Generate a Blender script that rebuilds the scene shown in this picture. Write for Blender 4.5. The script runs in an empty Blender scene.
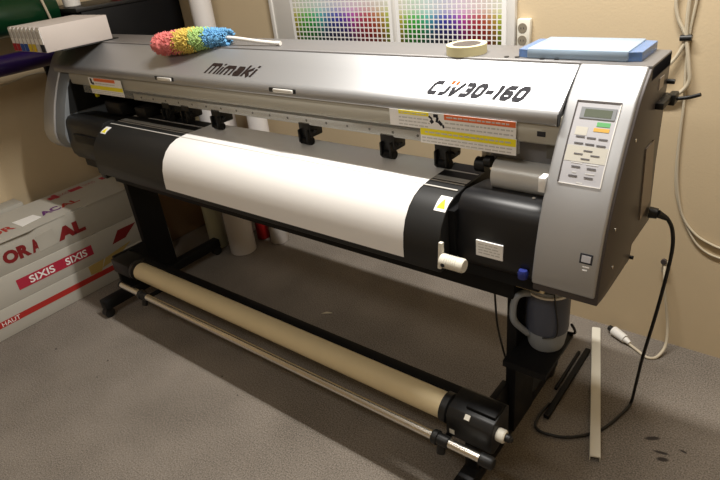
import bpy, bmesh, math, random, colorsys
from mathutils import Vector, Matrix
random.seed(7)
C = bpy.context.scene.collection
SC = bpy.context.scene
W = {}            # world offset of every object that can be a parent

# ------------------------------------------------------------------ materials
def mat(name, col, rough=.5, metal=0., noise=0., nscale=40., bump=0., bscale=200., spec=.5, trans=0., alpha=1., emit=0., coat=0., ior=1.45):
    m = bpy.data.materials.new(name); m.use_nodes = True
    nt = m.node_tree; b = nt.nodes['Principled BSDF']
    b.inputs['Base Color'].default_value = (*col, 1)
    b.inputs['Roughness'].default_value = rough
    b.inputs['Metallic'].default_value = metal
    b.inputs['Specular IOR Level'].default_value = spec
    b.inputs['Transmission Weight'].default_value = trans
    b.inputs['Alpha'].default_value = alpha
    b.inputs['Coat Weight'].default_value = coat
    b.inputs['IOR'].default_value = ior
    tc = nt.nodes.new('ShaderNodeTexCoord')
    if noise > 0:
        n = nt.nodes.new('ShaderNodeTexNoise'); n.inputs['Scale'].default_value = nscale; n.inputs['Detail'].default_value = 6
        nt.links.new(tc.outputs['Object'], n.inputs['Vector'])
        mx = nt.nodes.new('ShaderNodeMix'); mx.data_type = 'RGBA'
        mx.inputs['A'].default_value = (*[c*(1-noise) for c in col], 1)
        mx.inputs['B'].default_value = (*[min(1, c*(1+noise)) for c in col], 1)
        nt.links.new(n.outputs['Fac'], mx.inputs['Factor'])
        nt.links.new(mx.outputs['Result'], b.inputs['Base Color'])
    if bump > 0:
        n2 = nt.nodes.new('ShaderNodeTexNoise'); n2.inputs['Scale'].default_value = bscale; n2.inputs['Detail'].default_value = 3
        nt.links.new(tc.outputs['Object'], n2.inputs['Vector'])
        bp = nt.nodes.new('ShaderNodeBump'); bp.inputs['Strength'].default_value = bump; bp.inputs['Distance'].default_value = .004
        nt.links.new(n2.outputs['Fac'], bp.inputs['Height']); nt.links.new(bp.outputs['Normal'], b.inputs['Normal'])
    return m

MT = dict(
    wall=mat('wall_paint', (.55, .44, .285), .75, noise=.05, nscale=3, bump=.15, bscale=120),
    ceil=mat('ceiling_paint', (.7, .66, .58), .9),
    silver=mat('silver_paint', (.43, .435, .445), .44, .70, noise=.015, nscale=300),
    grey=mat('grey_panel', (.20, .20, .21), .45, .2),
    greyblue=mat('grey_inner', (.17, .185, .20), .5, .1),
    roof=mat('grey_roof', (.17, .165, .165), .42, .2),
    dark=mat('dark_side', (.062, .052, .05), .42, .2),
    side=mat('side_lighter', (.27, .23, .20), .45, .4),
    black=mat('black_plastic', (.007, .007, .007), .45, bump=.05, bscale=900),
    blackmat=mat('black_metal', (.006, .006, .0065), .5, noise=.2, nscale=20, spec=.2),
    blackgloss=mat('black_gloss', (.008, .008, .009), .42),
    platen=mat('black_platen', (.012, .012, .0118), .5),
    groove=mat('steel_strip', (.60, .58, .54), .4, .2),
    alu=mat('aluminium_rail', (.50, .50, .48), .38, .25, noise=.05, nscale=60),
    alud=mat('dark_rail', (.13, .125, .11), .5, .3),
    strip=mat('cover_strip', (.42, .40, .34), .5, .1),
    chrome=mat('chrome', (.80, .77, .70), .26, 1.),
    white=mat('white_plastic', (.72, .70, .66), .45),
    ivory=mat('ivory_plastic', (.68, .65, .56), .5),
    paper=mat('white_media', (.80, .785, .765), .30, spec=.5),
    label=mat('label_white', (.88, .87, .85), .5),
    yellow=mat('label_yellow', (.92, .80, .02), .5),
    orange=mat('label_orange', (.78, .17, .05), .5),
    orangedot=mat('orange_dot', (.70, .11, .03), .8, spec=.1),
    ink=mat('dark_ink', (.035, .035, .04), .8, spec=.1),
    brownink=mat('brown_ink', (.020, .013, .011), .8, spec=.1),
    greytext=mat('grey_text', (.58, .57, .55), .6),
    panel=mat('panel_face', (.42, .415, .435), .45),
    panelband=mat('panel_band', (.50, .48, .42), .5),
    lcdframe=mat('display_bezel', (.20, .21, .22), .4),
    lcd=mat('display_glass', (.10, .115, .085), .25),
    button=mat('button_grey', (.10, .095, .10), .5),
    green=mat('label_green', (.11, .36, .13), .5),
    amber=mat('label_amber', (.58, .34, .06), .5),
    card=mat('kraft_tube', (.66, .55, .34), .36, noise=.06, nscale=12),
    box=mat('white_carton', (.46, .44, .39), .6, noise=.05, nscale=8),
    boxd=mat('white_carton_worn', (.42, .40, .35), .65, noise=.1, nscale=10),
    red=mat('print_red', (.40, .025, .02), .55),
    redp=mat('print_crimson', (.42, .022, .05), .55),
    darkred=mat('print_darkred', (.20, .012, .014), .55),
    violet=mat('print_violet', (.13, .03, .16), .55),
    brown=mat('brown_cardboard', (.23, .145, .075), .7, noise=.1, nscale=10),
    tape=mat('brown_tape', (.42, .30, .10), .3),
    tubew=mat('white_roll', (.60, .57, .55), .45),
    tubeg=mat('greenish_roll', (.47, .48, .36), .5),
    tuber=mat('red_roll', (.33, .012, .012), .4),
    rollgreen=mat('green_film', (.002, .030, .010), .30, coat=.3),
    rollpurple=mat('purple_film', (.022, .009, .075), .30, coat=.3),
    cartridge=mat('cartridge_white', (.50, .45, .42), .5),
    magenta=mat('cartridge_red', (.42, .02, .03), .5),
    cyan=mat('cartridge_blue', (.03, .09, .36), .5),
    cyel=mat('cartridge_yellow', (.70, .52, .03), .5),
    fred=mat('feather_red', (.66, .18, .17), .9), fyel=mat('feather_yellow', (.62, .46, .10), .9),
    fgrn=mat('feather_green', (.36, .52, .18), .9), fblu=mat('feather_blue', (.13, .34, .58), .9),
    masking=mat('masking_tape', (.68, .62, .36), .6), core=mat('tape_core', (.52, .47, .43), .6),
    case=mat('clear_blue_case', (.46, .60, .76), .22, trans=.25, alpha=.92), caseb=mat('blue_case_end', (.20, .36, .68), .2, trans=.4, alpha=.9),
    casesheet=mat('sheets_in_case', (.62, .66, .70), .6),
    jug=mat('jug_plastic', (.30, .33, .37), .35, trans=.2), jugin=mat('waste_liquid', (.062, .070, .10), .4),
    cablew=mat('cable_grey', (.50, .44, .33), .5), cableb=mat('cable_black', (.010, .010, .010), .45),
    blue=mat('blue_plug', (.02, .03, .17), .35),
    outlet=mat('socket_white', (.70, .67, .58), .4), hole=mat('socket_recess', (.22, .19, .14), .5),
    board=mat('white_board', (.74, .72, .68), .55), sheet=mat('sheet_paper', (.78, .77, .755), .6),
    station=mat('station_grey', (.66, .66, .64), .34, .2), trim=mat('bright_metal', (.85, .84, .80), .3, .4),
    acrylic=mat('clear_acrylic', (.75, .76, .72), .06, trans=0., alpha=.12),
    scrap=mat('scrap_paper', (.6, .55, .42), .7),
)
# carpet with fine pile and a few scuffs and specks of its own
def carpet():
    m = mat('grey_carpet', (.16, .135, .11), .95, bump=.35, bscale=500)
    nt = m.node_tree; b = nt.nodes['Principled BSDF']
    tc = nt.nodes.new('ShaderNodeTexCoord')
    n1 = nt.nodes.new('ShaderNodeTexNoise'); n1.inputs['Scale'].default_value = 210; n1.inputs['Detail'].default_value = 4
    n2 = nt.nodes.new('ShaderNodeTexNoise'); n2.inputs['Scale'].default_value = 3; n2.inputs['Detail'].default_value = 5
    ad = nt.nodes.new('ShaderNodeMath'); ad.operation = 'ADD'
    for n in (n1, n2): nt.links.new(tc.outputs['Object'], n.inputs['Vector'])
    sc1 = nt.nodes.new('ShaderNodeMath'); sc1.operation = 'MULTIPLY'; sc1.inputs[1].default_value = .75
    sc2 = nt.nodes.new('ShaderNodeMath'); sc2.operation = 'MULTIPLY'; sc2.inputs[1].default_value = .25
    nt.links.new(n1.outputs['Fac'], sc1.inputs[0]); nt.links.new(n2.outputs['Fac'], sc2.inputs[0])
    nt.links.new(sc1.outputs[0], ad.inputs[0]); nt.links.new(sc2.outputs[0], ad.inputs[1])
    cr = nt.nodes.new('ShaderNodeValToRGB')
    cr.color_ramp.elements[0].position = .36; cr.color_ramp.elements[0].color = (.095, .081, .066, 1)
    cr.color_ramp.elements[1].position = .64; cr.color_ramp.elements[1].color = (.275, .240, .203, 1)
    nt.links.new(ad.outputs[0], cr.inputs['Fac'])
    col = cr.outputs['Color']
    # scuff marks: centre, half sizes, turn
    for (x, y, a, bb, rot) in [(2.618, .43, .030, .010, .6), (2.655, .385, .028, .007, .2), (2.665, .36, .022, .011, .4), (2.71, .425, .014, .005, -.2),
                               (.60, -.335, .006, .005, 0), (.66, -.42, .005, .004, 0), (1.13, -.13, .006, .004, 0), (1.27, -.17, .005, .004, 0), (.30, -.42, .006, .006, 0)]:
        mp = nt.nodes.new('ShaderNodeMapping'); mp.vector_type = 'TEXTURE'
        mp.inputs['Location'].default_value = (x, y, 0); mp.inputs['Rotation'].default_value = (0, 0, rot); mp.inputs['Scale'].default_value = (a, bb, 1)
        nt.links.new(tc.outputs['Object'], mp.inputs['Vector'])
        gr = nt.nodes.new('ShaderNodeTexGradient'); gr.gradient_type = 'SPHERICAL'
        nt.links.new(mp.outputs['Vector'], gr.inputs['Vector'])
        ml = nt.nodes.new('ShaderNodeMath'); ml.operation = 'MULTIPLY'; ml.use_clamp = True; ml.inputs[1].default_value = 2.2
        nt.links.new(gr.outputs['Fac'], ml.inputs[0])
        mx = nt.nodes.new('ShaderNodeMix'); mx.data_type = 'RGBA'; mx.inputs['B'].default_value = (.035, .028, .024, 1)
        nt.links.new(ml.outputs[0], mx.inputs['Factor']); nt.links.new(col, mx.inputs['A'])
        col = mx.outputs['Result']
    nt.links.new(col, b.inputs['Base Color'])
    return m
MT['carpet'] = carpet()
def patchmat():
    m = mat('printed_patches', (.5, .5, .5), .6)
    at = m.node_tree.nodes.new('ShaderNodeVertexColor'); at.layer_name = 'patch'
    m.node_tree.links.new(at.outputs['Color'], m.node_tree.nodes['Principled BSDF'].inputs['Base Color'])
    return m
MT['patch'] = patchmat()

# ------------------------------------------------------------------ mesh building
class MB:
    def __init__(s): s.bm = bmesh.new()
    def _faces(s, verts, faces, bev=0, seg=2, angle=None):
        vs = [s.bm.verts.new(v) for v in verts]
        fs = [s.bm.faces.new([vs[i] for i in f]) for f in faces]
        if bev > 0:
            es = set(e for f in fs for e in f.edges)
            if angle:
                s.bm.normal_update()
                es = [e for e in es if len(e.link_faces) == 2 and e.calc_face_angle(0) > angle]
            bmesh.ops.bevel(s.bm, geom=list(es), offset=bev, segments=seg, affect='EDGES', profile=.5, clamp_overlap=True)
        return s
    def box(s, x0, x1, y0, y1, z0, z1, bev=0, seg=2, rot=None, about=None):
        v = [Vector(p) for p in [(x0,y0,z0),(x1,y0,z0),(x1,y1,z0),(x0,y1,z0),(x0,y0,z1),(x1,y0,z1),(x1,y1,z1),(x0,y1,z1)]]
        if rot is not None:
            c = Vector(about) if about else (v[0]+v[6])/2
            v = [c + rot @ (p-c) for p in v]
        return s._faces(v, [(0,3,2,1),(4,5,6,7),(0,1,5,4),(1,2,6,5),(2,3,7,6),(3,0,4,7)], bev, seg)
    def prism(s, prof, x0, x1, bev=0, seg=2, angle=.6):      # prof: (y, z) outline, run along x
        n = len(prof)
        v = [(x0, y, z) for y, z in prof] + [(x1, y, z) for y, z in prof]
        f = [tuple(range(n)), tuple(range(2*n-1, n-1, -1))] + [(i, n+i, n+(i+1) % n, (i+1) % n) for i in range(n)]
        return s._faces(v, f, bev, seg, angle)
    def hexa(s, quad, depth):                                 # four corners + thickness vector
        d = Vector(depth); q = [Vector(p) for p in quad]; v = q + [p+d for p in q]
        return s._faces(v, [(0,3,2,1),(4,5,6,7),(0,1,5,4),(1,2,6,5),(2,3,7,6),(3,0,4,7)])
    def cyl(s, p0, p1, r, seg=32, r2=None, caps=True):
        p0, p1 = Vector(p0), Vector(p1); d = (p1-p0).normalized(); r2 = r if r2 is None else r2
        a = d.orthogonal().normalized(); b = d.cross(a)
        v = []
        for p, rr in ((p0, r), (p1, r2)):
            for i in range(seg):
                t = 2*math.pi*i/seg; v.append(p + a*rr*math.cos(t) + b*rr*math.sin(t))
        f = [(i, (i+1) % seg, seg+(i+1) % seg, seg+i) for i in range(seg)]
        if caps: f += [tuple(range(seg-1, -1, -1)), tuple(range(seg, 2*seg))]
        return s._faces(v, f)
    def lathe(s, prof, o, axis=(0,0,1), seg=40):              # prof: (radius, height)
        o = Vector(o); d = Vector(axis).normalized(); a = d.orthogonal().normalized(); b = d.cross(a)
        vs = []
        for r, h in prof:
            ring = [s.bm.verts.new(o + d*h + a*r*math.cos(2*math.pi*i/seg) + b*r*math.sin(2*math.pi*i/seg)) for i in range(seg)]
            vs.append(ring)
        for A, Bq in zip(vs, vs[1:]):
            for i in range(seg): s.bm.faces.new((A[i], A[(i+1) % seg], Bq[(i+1) % seg], Bq[i]))
        s.bm.faces.new(vs[0][::-1]); s.bm.faces.new(vs[-1])
        return s
    def tube(s, pts, r, seg=10, smooth=6):
        P = [Vector(p) for p in pts]
        if smooth:
            Q = []
            for i in range(len(P)-1):
                p0, p1, p2, p3 = P[max(i-1, 0)], P[i], P[i+1], P[min(i+2, len(P)-1)]
                for k in range(smooth):
                    t = k/smooth
                    Q.append(.5*((2*p1)+(p2-p0)*t+(2*p0-5*p1+4*p2-p3)*t*t+(3*p1-p0-3*p2+p3)*t**3))
            Q.append(P[-1]); P = Q
        d0 = (P[1]-P[0]).normalized(); a = d0.orthogonal().normalized(); rings = []
        for i, p in enumerate(P):
            d = (P[min(i+1, len(P)-1)]-P[max(i-1, 0)]).normalized()
            a = (a - d*a.dot(d)).normalized(); b = d.cross(a)
            rings.append([s.bm.verts.new(p + a*r*math.cos(2*math.pi*k/seg) + b*r*math.sin(2*math.pi*k/seg)) for k in range(seg)])
        for A, Bq in zip(rings, rings[1:]):
            for i in range(seg): s.bm.faces.new((A[i], A[(i+1) % seg], Bq[(i+1) % seg], Bq[i]))
        s.bm.faces.new(rings[0][::-1]); s.bm.faces.new(rings[-1])
        return s
    def sheetx(s, prof, x0, x1, thick):                       # thin skin of thickness along an open (y, z) curve
        n = len(prof); off = []
        for i, (y, z) in enumerate(prof):
            a = Vector(prof[max(i-1, 0)]); b = Vector(prof[min(i+1, n-1)]); t = (b-a).normalized()
            off.append((y + t.y*thick, z - t.x*thick) if True else None)
        return s.prism(list(prof)+off[::-1], x0, x1)
    def build(s, name, m, parent=None, origin=None, sharp=.6):
        bm = s.bm
        bmesh.ops.recalc_face_normals(bm, faces=bm.faces[:])
        for f in bm.faces: f.smooth = True
        for e in bm.edges:
            if len(e.link_faces) == 2 and e.calc_face_angle(0) > sharp: e.smooth = False
        if parent is not None: off = W[parent.name]
        elif origin is not None: off = Vector(origin)
        else:
            xs = [v.co for v in bm.verts]
            off = Vector(((min(v.x for v in xs)+max(v.x for v in xs))/2, (min(v.y for v in xs)+max(v.y for v in xs))/2, min(v.z for v in xs)))
        for v in bm.verts: v.co -= off
        me = bpy.data.meshes.new(name); bm.to_mesh(me); bm.free()
        me.materials.append(m)
        o = bpy.data.objects.new(name, me); C.objects.link(o)
        if parent is not None: o.parent = parent
        else: o.location = off
        W[o.name] = off.copy()
        return o
def tag(o, label, cat, group=None, kind=None):
    o['label'] = label; o['category'] = cat
    if group: o['group'] = group
    if kind: o['kind'] = kind
    return o
def thing(name, loc, label, cat, group=None):
    o = bpy.data.objects.new(name, None); C.objects.link(o); o.location = loc; o.empty_display_size = .05
    W[o.name] = Vector(loc)
    return tag(o, label, cat, group)
def struct(o): o['kind'] = 'structure'; return o
def lettering(body, m, o, wv, hv, parent, name='lettering', bold=.0, shear=0., thick=.0006):
    cu = bpy.data.curves.new('t', 'FONT'); cu.body = body; cu.size = 1; cu.offset = bold; cu.shear = shear; cu.resolution_u = 3
    to = bpy.data.objects.new('t', cu); C.objects.link(to)
    me = bpy.data.meshes.new_from_object(to.evaluated_get(bpy.context.evaluated_depsgraph_get()))
    bpy.data.objects.remove(to); 
    b = MB(); b.bm.from_mesh(me); bpy.data.meshes.remove(me); bpy.data.curves.remove(cu)
    xs = [v.co.x for v in b.bm.verts]; ys = [v.co.y for v in b.bm.verts]
    x0, x1, y0, y1 = min(xs), max(xs), min(ys), max(ys)
    o, wv, hv = Vector(o), Vector(wv), Vector(hv); n = wv.cross(hv).normalized()
    for v in b.bm.verts: v.co = o + wv*((v.co.x-x0)/(x1-x0)) + hv*((v.co.y-y0)/(y1-y0)) + n*thick
    return b.build(name, m, parent)

# ------------------------------------------------------------------ the room
XL_, XR_, YF, YB, ZC = -.46, 4.3, -3.4, .948, 2.7
struct(MB().box(XL_-.1, XR_+.1, YF-.1, YB+.1, -.1, 0).build('floor', MT['carpet'], origin=(0, 0, 0)))
struct(MB().box(XL_-.1, XR_+.1, YF-.1, YB+.1, ZC, ZC+.1).build('ceiling', MT['ceil']))
struct(MB().box(XL_-.1, XR_+.1, YB, YB+.1, 0, ZC).build('wall_back', MT['wall']))
struct(MB().box(XL_-.1, XL_, YF, YB, 0, ZC).build('wall_left', MT['wall']))
struct(MB().box(XR_, XR_+.1, YF, YB, 0, ZC).build('wall_right', MT['wall']))
struct(MB().box(XL_-.1, XR_+.1, YF-.1, YF, 0, ZC).build('wall_front', MT['wall']))

# ------------------------------------------------------------------ the printer
P = thing('wide_format_printer', (1.257, .2, 0), 'large silver and black wide format printer on a black floor stand', 'printer')
CAP = [(.237,1.2265),(.203,1.199),(.168,1.167),(.140,1.126),(.115,1.088),(.085,1.035),(.058,.98),(.035,.92),(.018,.85),(.008,.79),(.006,.762)]
def capat(s):
    for (y0, z0), (y1, z1) in zip(CAP, CAP[1:]):
        L = math.hypot(y1-y0, z1-z0)
        if s <= L or (y1, z1) == CAP[-1]:
            t = Vector((0, (y1-y0)/L, (z1-z0)/L)); n = Vector((0, t.z, -t.y))
            return Vector((0, y0+t.y*s, z0+t.z*s)), t, n       # point, tangent downwards, outward normal
        s -= L
def shell(d): 
    out = []
    for i, (y, z) in enumerate(CAP):
        a = Vector(CAP[max(i-1, 0)]); b = Vector(CAP[min(i+1, len(CAP)-1)]); t = (b-a).normalized()
        out.append((y - t.y*d, z + t.x*d))
    return out
shell_in = [(y+.03, z-.012) for y, z in CAP]
silver_prof = CAP + [(.03, .755)] + shell_in[::-1][1:]
body_prof = [(y+.006, z-.002) for y, z in CAP] + [(.012, .742), (.07, .735), (.26, .735), (.266, .776), (.42, .776), (.40, .95), (.40, 1.2255)]
cap_r = MB().prism(silver_prof, 2.36, 2.508, .006, 3, .9).build('end_cover', MT['silver'], P); cap_r['label'] = 'silver end cover with the control panel'
MB().prism(body_prof, 2.362, 2.514, .003, 2, .9).build('end_housing', MT['dark'], P)
low = [(.016,.86),(.016,.83),(.026,.80),(.05,.775),(.09,.76)]
silver_left = CAP[:8] + low + [(.10,.775),(.065,.80),(.05,.83)] + shell_in[:8][::-1][:-1]
body_left = [(y+.008, z-.002) for y, z in CAP[:8] + low] + [(.11,.745),(.26,.735),(.266,.776),(.42,.776),(.40,.95),(.40,1.2255)]
cap_l = MB().prism(silver_left, -.058, .045, .006, 3, .9).build('end_cover', MT['silver'], P); cap_l['label'] = 'plain silver end cover'
MB().prism(body_left, -.056, .13, .003, 2, .9).build('end_housing', MT['greyblue'], P)
# rear housing and roof
MB().prism([(.30,1.225),(.40,1.225),(.40,1.02),(.30,1.02)], .13, 2.362).build('rear_housing', MT['dark'], P)
MB().prism([(.237,1.2265),(.40,1.2265),(.403,1.222),(.403,1.19),(.237,1.19)], -.056, 2.514, .003).build('roof_panel', MT['roof'], P)
MB().prism([(.30,.78),(.42,.80),(.64,.735),(.64,.70),(.30,.70)], .20, 2.32, .003).build('rear_shade_block', MT['blackmat'], P)  # unseen block added behind the printer to shade the floor
# little roof details
for x, y in [(2.168,.262),(2.195,.264),(2.262,.256),(2.297,.258),(2.20,.36)]: MB().cyl((x, y, 1.2255), (x, y, 1.2285), .006, 12).build('roof_screw', MT['black'], P)
# lid
LID = [(.245,1.2275),(.19,1.189),(.136,1.150)]
lidp = LID + [(.128,1.145),(.1235,1.138),(.1205,1.116),(.1225,1.112),(.130,1.114),(.140,1.130),(.18,1.168),(.245,1.205)]
lid = MB().prism(lidp, .020, 2.3585, .0015, 2, .9).build('front_lid', MT['silver'], P)
def lidat(s):
    (y0, z0), (y1, z1) = ((.245,1.2275),(.19,1.189)) if s < .067 else ((.19,1.189),(.136,1.150))
    k = s if s < .067 else s-.067
    L = math.hypot(y1-y0, z1-z0); return Vector((0, y0+(y1-y0)*k/L, z0+(z1-z0)*k/L))
down = (Vector((0,.136,1.150))-Vector((0,.19,1.189))).normalized(); up = -down; nrm = Vector((1,0,0)).cross(up)
# stroke lettering of the model number
G = {'C': (.92, [[(.92,.86),(.16,.86),(.16,.14),(.92,.14)]]), 'J': (.80, [[(.66,.68),(.66,.14),(.12,.14)]]), 'V': (.95, [[(.14,.64),(.34,.10),(.42,.10),(.92,.92)]]),
     '3': (.88, [[(.08,.86),(.76,.86),(.76,.14),(.02,.14)], [(.76,.5),(.30,.5)]]), '0': (.95, [[(.16,.86),(.82,.86),(.82,.14),(.16,.14),(.16,.86)]]),
     '-': (.66, [[(.02,.46),(.64,.46)]]), '1': (.46, [[(.06,.80),(.30,.86),(.30,.02)]]), '6': (.92, [[(.86,.86),(.16,.86),(.16,.14),(.80,.14),(.80,.52),(.20,.52)]]),
     'M': (1.25, [[(.14,.0),(.14,1.0)], [(.62,.0),(.62,.86),(.14,.86)], [(1.10,.0),(1.10,.86),(.62,.86)]]), 'i': (.28, [[(.14,.0),(.14,.70)], [(.14,.84),(.14,1.0)]]),
     'm': (1.2, [[(.14,0),(.14,.72),(1.06,.72),(1.06,0)], [(.60,.72),(.60,0)]]), 'a': (.86, [[(.10,.70),(.72,.70),(.72,0)], [(.72,.13),(.16,.13),(.16,.42),(.72,.42)]]),
     'k': (.82, [[(.14,0),(.14,1.0)], [(.14,.32),(.74,.72)], [(.34,.40),(.76,.0)]])}
def stroke_text(body, x0, x1, base, h, m, parent, name, w=.0093, shear=.34, gap=.17):
    tot = sum(G[c][0]+gap for c in body); k = (x1-x0)/tot; b = MB(); cx = 0; dm = MB()
    YS = .74; lay = [0]
    def strip(bb, pl, ww, lift=0):
        P_ = [Vector((p[0]*k, p[1]*h*YS)) for p in pl]; closed = (P_[0]-P_[-1]).length < 1e-6
        if closed: P_ = P_[:-1]
        n = len(P_); Q = []
        for i_, p in enumerate(P_):                            # clip the corners for the squared, softened look
            if not closed and i_ in (0, n-1): Q.append(p); continue
            a, c2 = P_[i_-1], P_[(i_+1) % n]; ch = min(ww*.45, (a-p).length*.4, (c2-p).length*.4)
            Q += [p+(a-p).normalized()*ch, p+(c2-p).normalized()*ch]
        n = len(Q); L = []
        for i_, p in enumerate(Q):
            a = Q[i_-1] if closed or i_ else None; c2 = Q[(i_+1) % n] if closed or i_ < n-1 else None
            d1 = (p-a).normalized() if a is not None else (c2-p).normalized(); d2 = (c2-p).normalized() if c2 is not None else d1
            nn = Vector((-d1.y, d1.x))+Vector((-d2.y, d2.x)); nn.normalize(); ln = ww/2/max(.5, nn.dot(Vector((-d1.y, d1.x))))
            L.append((p+nn*ln, p-nn*ln))
        lay[0] += 1; lf = nrm*(.0006+.00006*lay[0])
        def tr(q): return base + Vector((x0+q.x+shear*q.y/YS, 0, 0)) + up*(q.y/YS) + lf
        vs_ = [(bb.bm.verts.new(tr(a)), bb.bm.verts.new(tr(c2))) for a, c2 in L]
        for i_ in range(n if closed else n-1):
            j_ = (i_+1) % n; bb.bm.faces.new((vs_[i_][0], vs_[j_][0], vs_[j_][1], vs_[i_][1]))
    for c in body:
        gw, polys = G[c]
        for pl in polys: strip(b, [(p[0]+cx, p[1]) for p in pl], w)
        if c in 'JV':
            u = cx+(.66 if c == 'J' else .16); strip(dm, [(u-.15, .92), (u+.15, .92)], w*.95)
        cx += gw+gap
    o = b.build(name, m, parent)
    if len(dm.bm.verts): dm.build('orange_dots', MT['orangedot'], o)
    return o
stroke_text('CJV30-160', 2.000, 2.266, lidat(.128), .046, MT['ink'], lid, 'model_number')
# dark maker's word on the lid: bold, leaning
stroke_text('Mimaki', 1.085, 1.335, lidat(.122), .046, MT['brownink'], lid, 'maker_name', w=.0102, shear=.45, gap=.05)
for x0 in (.818, 1.435):
    ct = MB().box(x0, x0+.115, .1195, .127, 1.1235, 1.1375, .002).build('lid_catch', MT['black'], lid)
    MB().box(x0+.022, x0+.106, .1135, .1215, 1.1245, 1.1365, .0030).build('catch_plate', MT['trim'], ct)
MB().box(2.3585, 2.3605, .118, .15, 1.112, 1.14).build('lid_hinge', MT['black'], P)
# cover strip, clear cover, rails
MB().prism([(.150,1.132),(.136,1.128),(.128,1.100),(.128,1.066),(.132,1.062),(.150,1.066)], .130, 2.362, .001).build('cover_strip', MT['strip'], P)
ac = MB(); ac.prism([(.1275,1.074),(.1225,1.060),(.122,1.034),(.124,1.034),(.1245,1.060),(.1295,1.074)], .24, 2.27); ac.build('clear_cover', MT['acrylic'], P)
rail = MB().box(0.55, 2.20, .205, .30, 1.0285, 1.11, .003).build('carriage_rail', MT['alud'], P)
lr = MB().prism([(.196,1.028),(.30,1.028),(.30,1.000),(.215,.996),(.196,1.000)], .50, 2.17, .0015).build('rail_ledge', MT['alu'], P)
for i in range(22):
    x = .30+i*.086; MB().cyl((x, .195, 1.015), (x, .1975, 1.015), .0042, 10).build('screw', MT['black'], lr)
# warning labels on the covers
def label_plate(name, x0, x1, y, z0, z1, m, parent, t=.0012, tilt=0): 
    return MB().box(x0, x1, y-t, y, z0, z1).build(name, m, parent)
def text_lines(x0, x1, y, z0, z1, n, parent):
    b = MB(); h = (z1-z0)/n; rr = random.Random(int(x0*1000))
    for k in range(n):
        x = x0
        while x < x1-.004:
            wd = rr.uniform(.006, .018); e = min(x+wd, x1); b.box(x, e, y-.0004, y, z1-h*(k+.7), z1-h*(k+.35)); x = e+.003
    return b.build('small_print', MT['greytext'], parent)
w1 = label_plate('warning_label', 1.898, 2.262, .1205, 1.068, 1.113, MT['label'], P)
w1y = label_plate('yellow_band', 1.928, 2.022, .1192, 1.102, 1.112, MT['yellow'], w1, .0005)
w1o = label_plate('orange_band', 2.068, 2.261, .1192, 1.0985, 1.1125, MT['orange'], w1, .0005)
text_lines(1.928, 2.025, .1192, 1.070, 1.098, 3, w1); text_lines(2.07, 2.255, .1192, 1.074, 1.096, 2, w1)
text_lines(1.935, 2.015, .1186, 1.1035, 1.1105, 1, w1); text_lines(2.075, 2.25, .1186, 1.1005, 1.1105, 1, w1)
pic = MB()
for (dx, dz, a, b2) in [(0,.012,.010,.006),(-.012,-.004,.007,.007),(.013,-.006,.010,.006),(.004,.002,.005,.010),(.022,-.014,.006,.004),(-.016,.006,.004,.008)]:
    pic.box(2.043+dx-a*.7, 2.043+dx+a*.7, .1188, .1193, 1.094+dz-b2*.7, 1.094+dz+b2*.7, rot=Matrix.Rotation(dx*60, 3, 'Y'))
pic.build('pictogram', MT['ink'], w1)
w2 = label_plate('warning_label', 1.995, 2.264, .1192, 1.030, 1.0715, MT['label'], P)
label_plate('yellow_band', 1.996, 2.263, .1180, 1.052, 1.0705, MT['yellow'], w2, .0005)
text_lines(2.0, 2.258, .1180, 1.032, 1.050, 2, w2); text_lines(2.01, 2.25, .1174, 1.056, 1.067, 1, w2)
w3 = label_plate('warning_label', .312, .566, .1212, 1.036, 1.104, MT['label'], P)
label_plate('orange_band', .355, .52, .1200, 1.090, 1.103, MT['orange'], w3, .0005)
label_plate('yellow_band', .313, .565, .1200, 1.056, 1.072, MT['yellow'], w3, .0005)
text_lines(.36, .515, .1200, 1.075, 1.088, 1, w3); text_lines(.316, .56, .1200, 1.039, 1.054, 2, w3)
MB().box(.324, .338, .1196, .1203, 1.078, 1.10).box(.333, .35, .1196, .1203, 1.075, 1.084).build('pictogram', MT['ink'], w3)
# platen with its rounded front
PL = [(.262,.915),(.250,.928),(.10,.928),(.060,.924),(.030,.913),(.005,.894),(-.016,.866),(-.028,.832),(-.033,.795),(-.034,.745)]
plat = MB().prism(PL + [(-.020,.738),(.10,.738),(.25,.80),(.262,.86)], .455, 2.130, .0015, 1, 1.0).build('platen', MT['platen'], P)
MB().box(.462, 2.124, .137, .152, .9275, .9288).build('platen_strip', MT['alu'], plat)
for y, wd in ((.078,.006),(.114,.005),(.128,.006),(.192,.005)):
    MB().box(.462, 2.124, y, y+wd, .9275, .9292).build('platen_strip', MT['groove'], plat)
# inlet boxes at both ends
BX = [(.20,.92),(.085,.936),(.062,.932),(.047,.918),(.040,.895),(.030,.80),(.034,.765),(.05,.742),(.20,.742)]
bxr = MB().prism(BX, 2.146, 2.361, .002, 2, .9).build('maintenance_cover', MT['blackgloss'], P)
label_plate('rating_label', 2.203, 2.276, .0335, .786, .829, MT['label'], bxr, .005)
text_lines(2.21, 2.268, .0284, .792, .824, 4, bxr)
MB().cyl((2.32,.10,.9345), (2.32,.10,.938), .0045, 12).build('screw', MT['chrome'], bxr)
MB().prism(BX, .130, .440, .002, 2, .9).build('maintenance_cover', MT['black'], P)
MB().box(.20, .40, .027, .036, .83, .87, .004).build('grip_recess', MT['blackmat'], P)
MB().box(2.128, 2.148, .02, .24, .745, .90).build('side_plate', MT['blackmat'], P)
MB().box(.438, .457, .02, .24, .745, .90).build('side_plate', MT['blackmat'], P)
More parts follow.
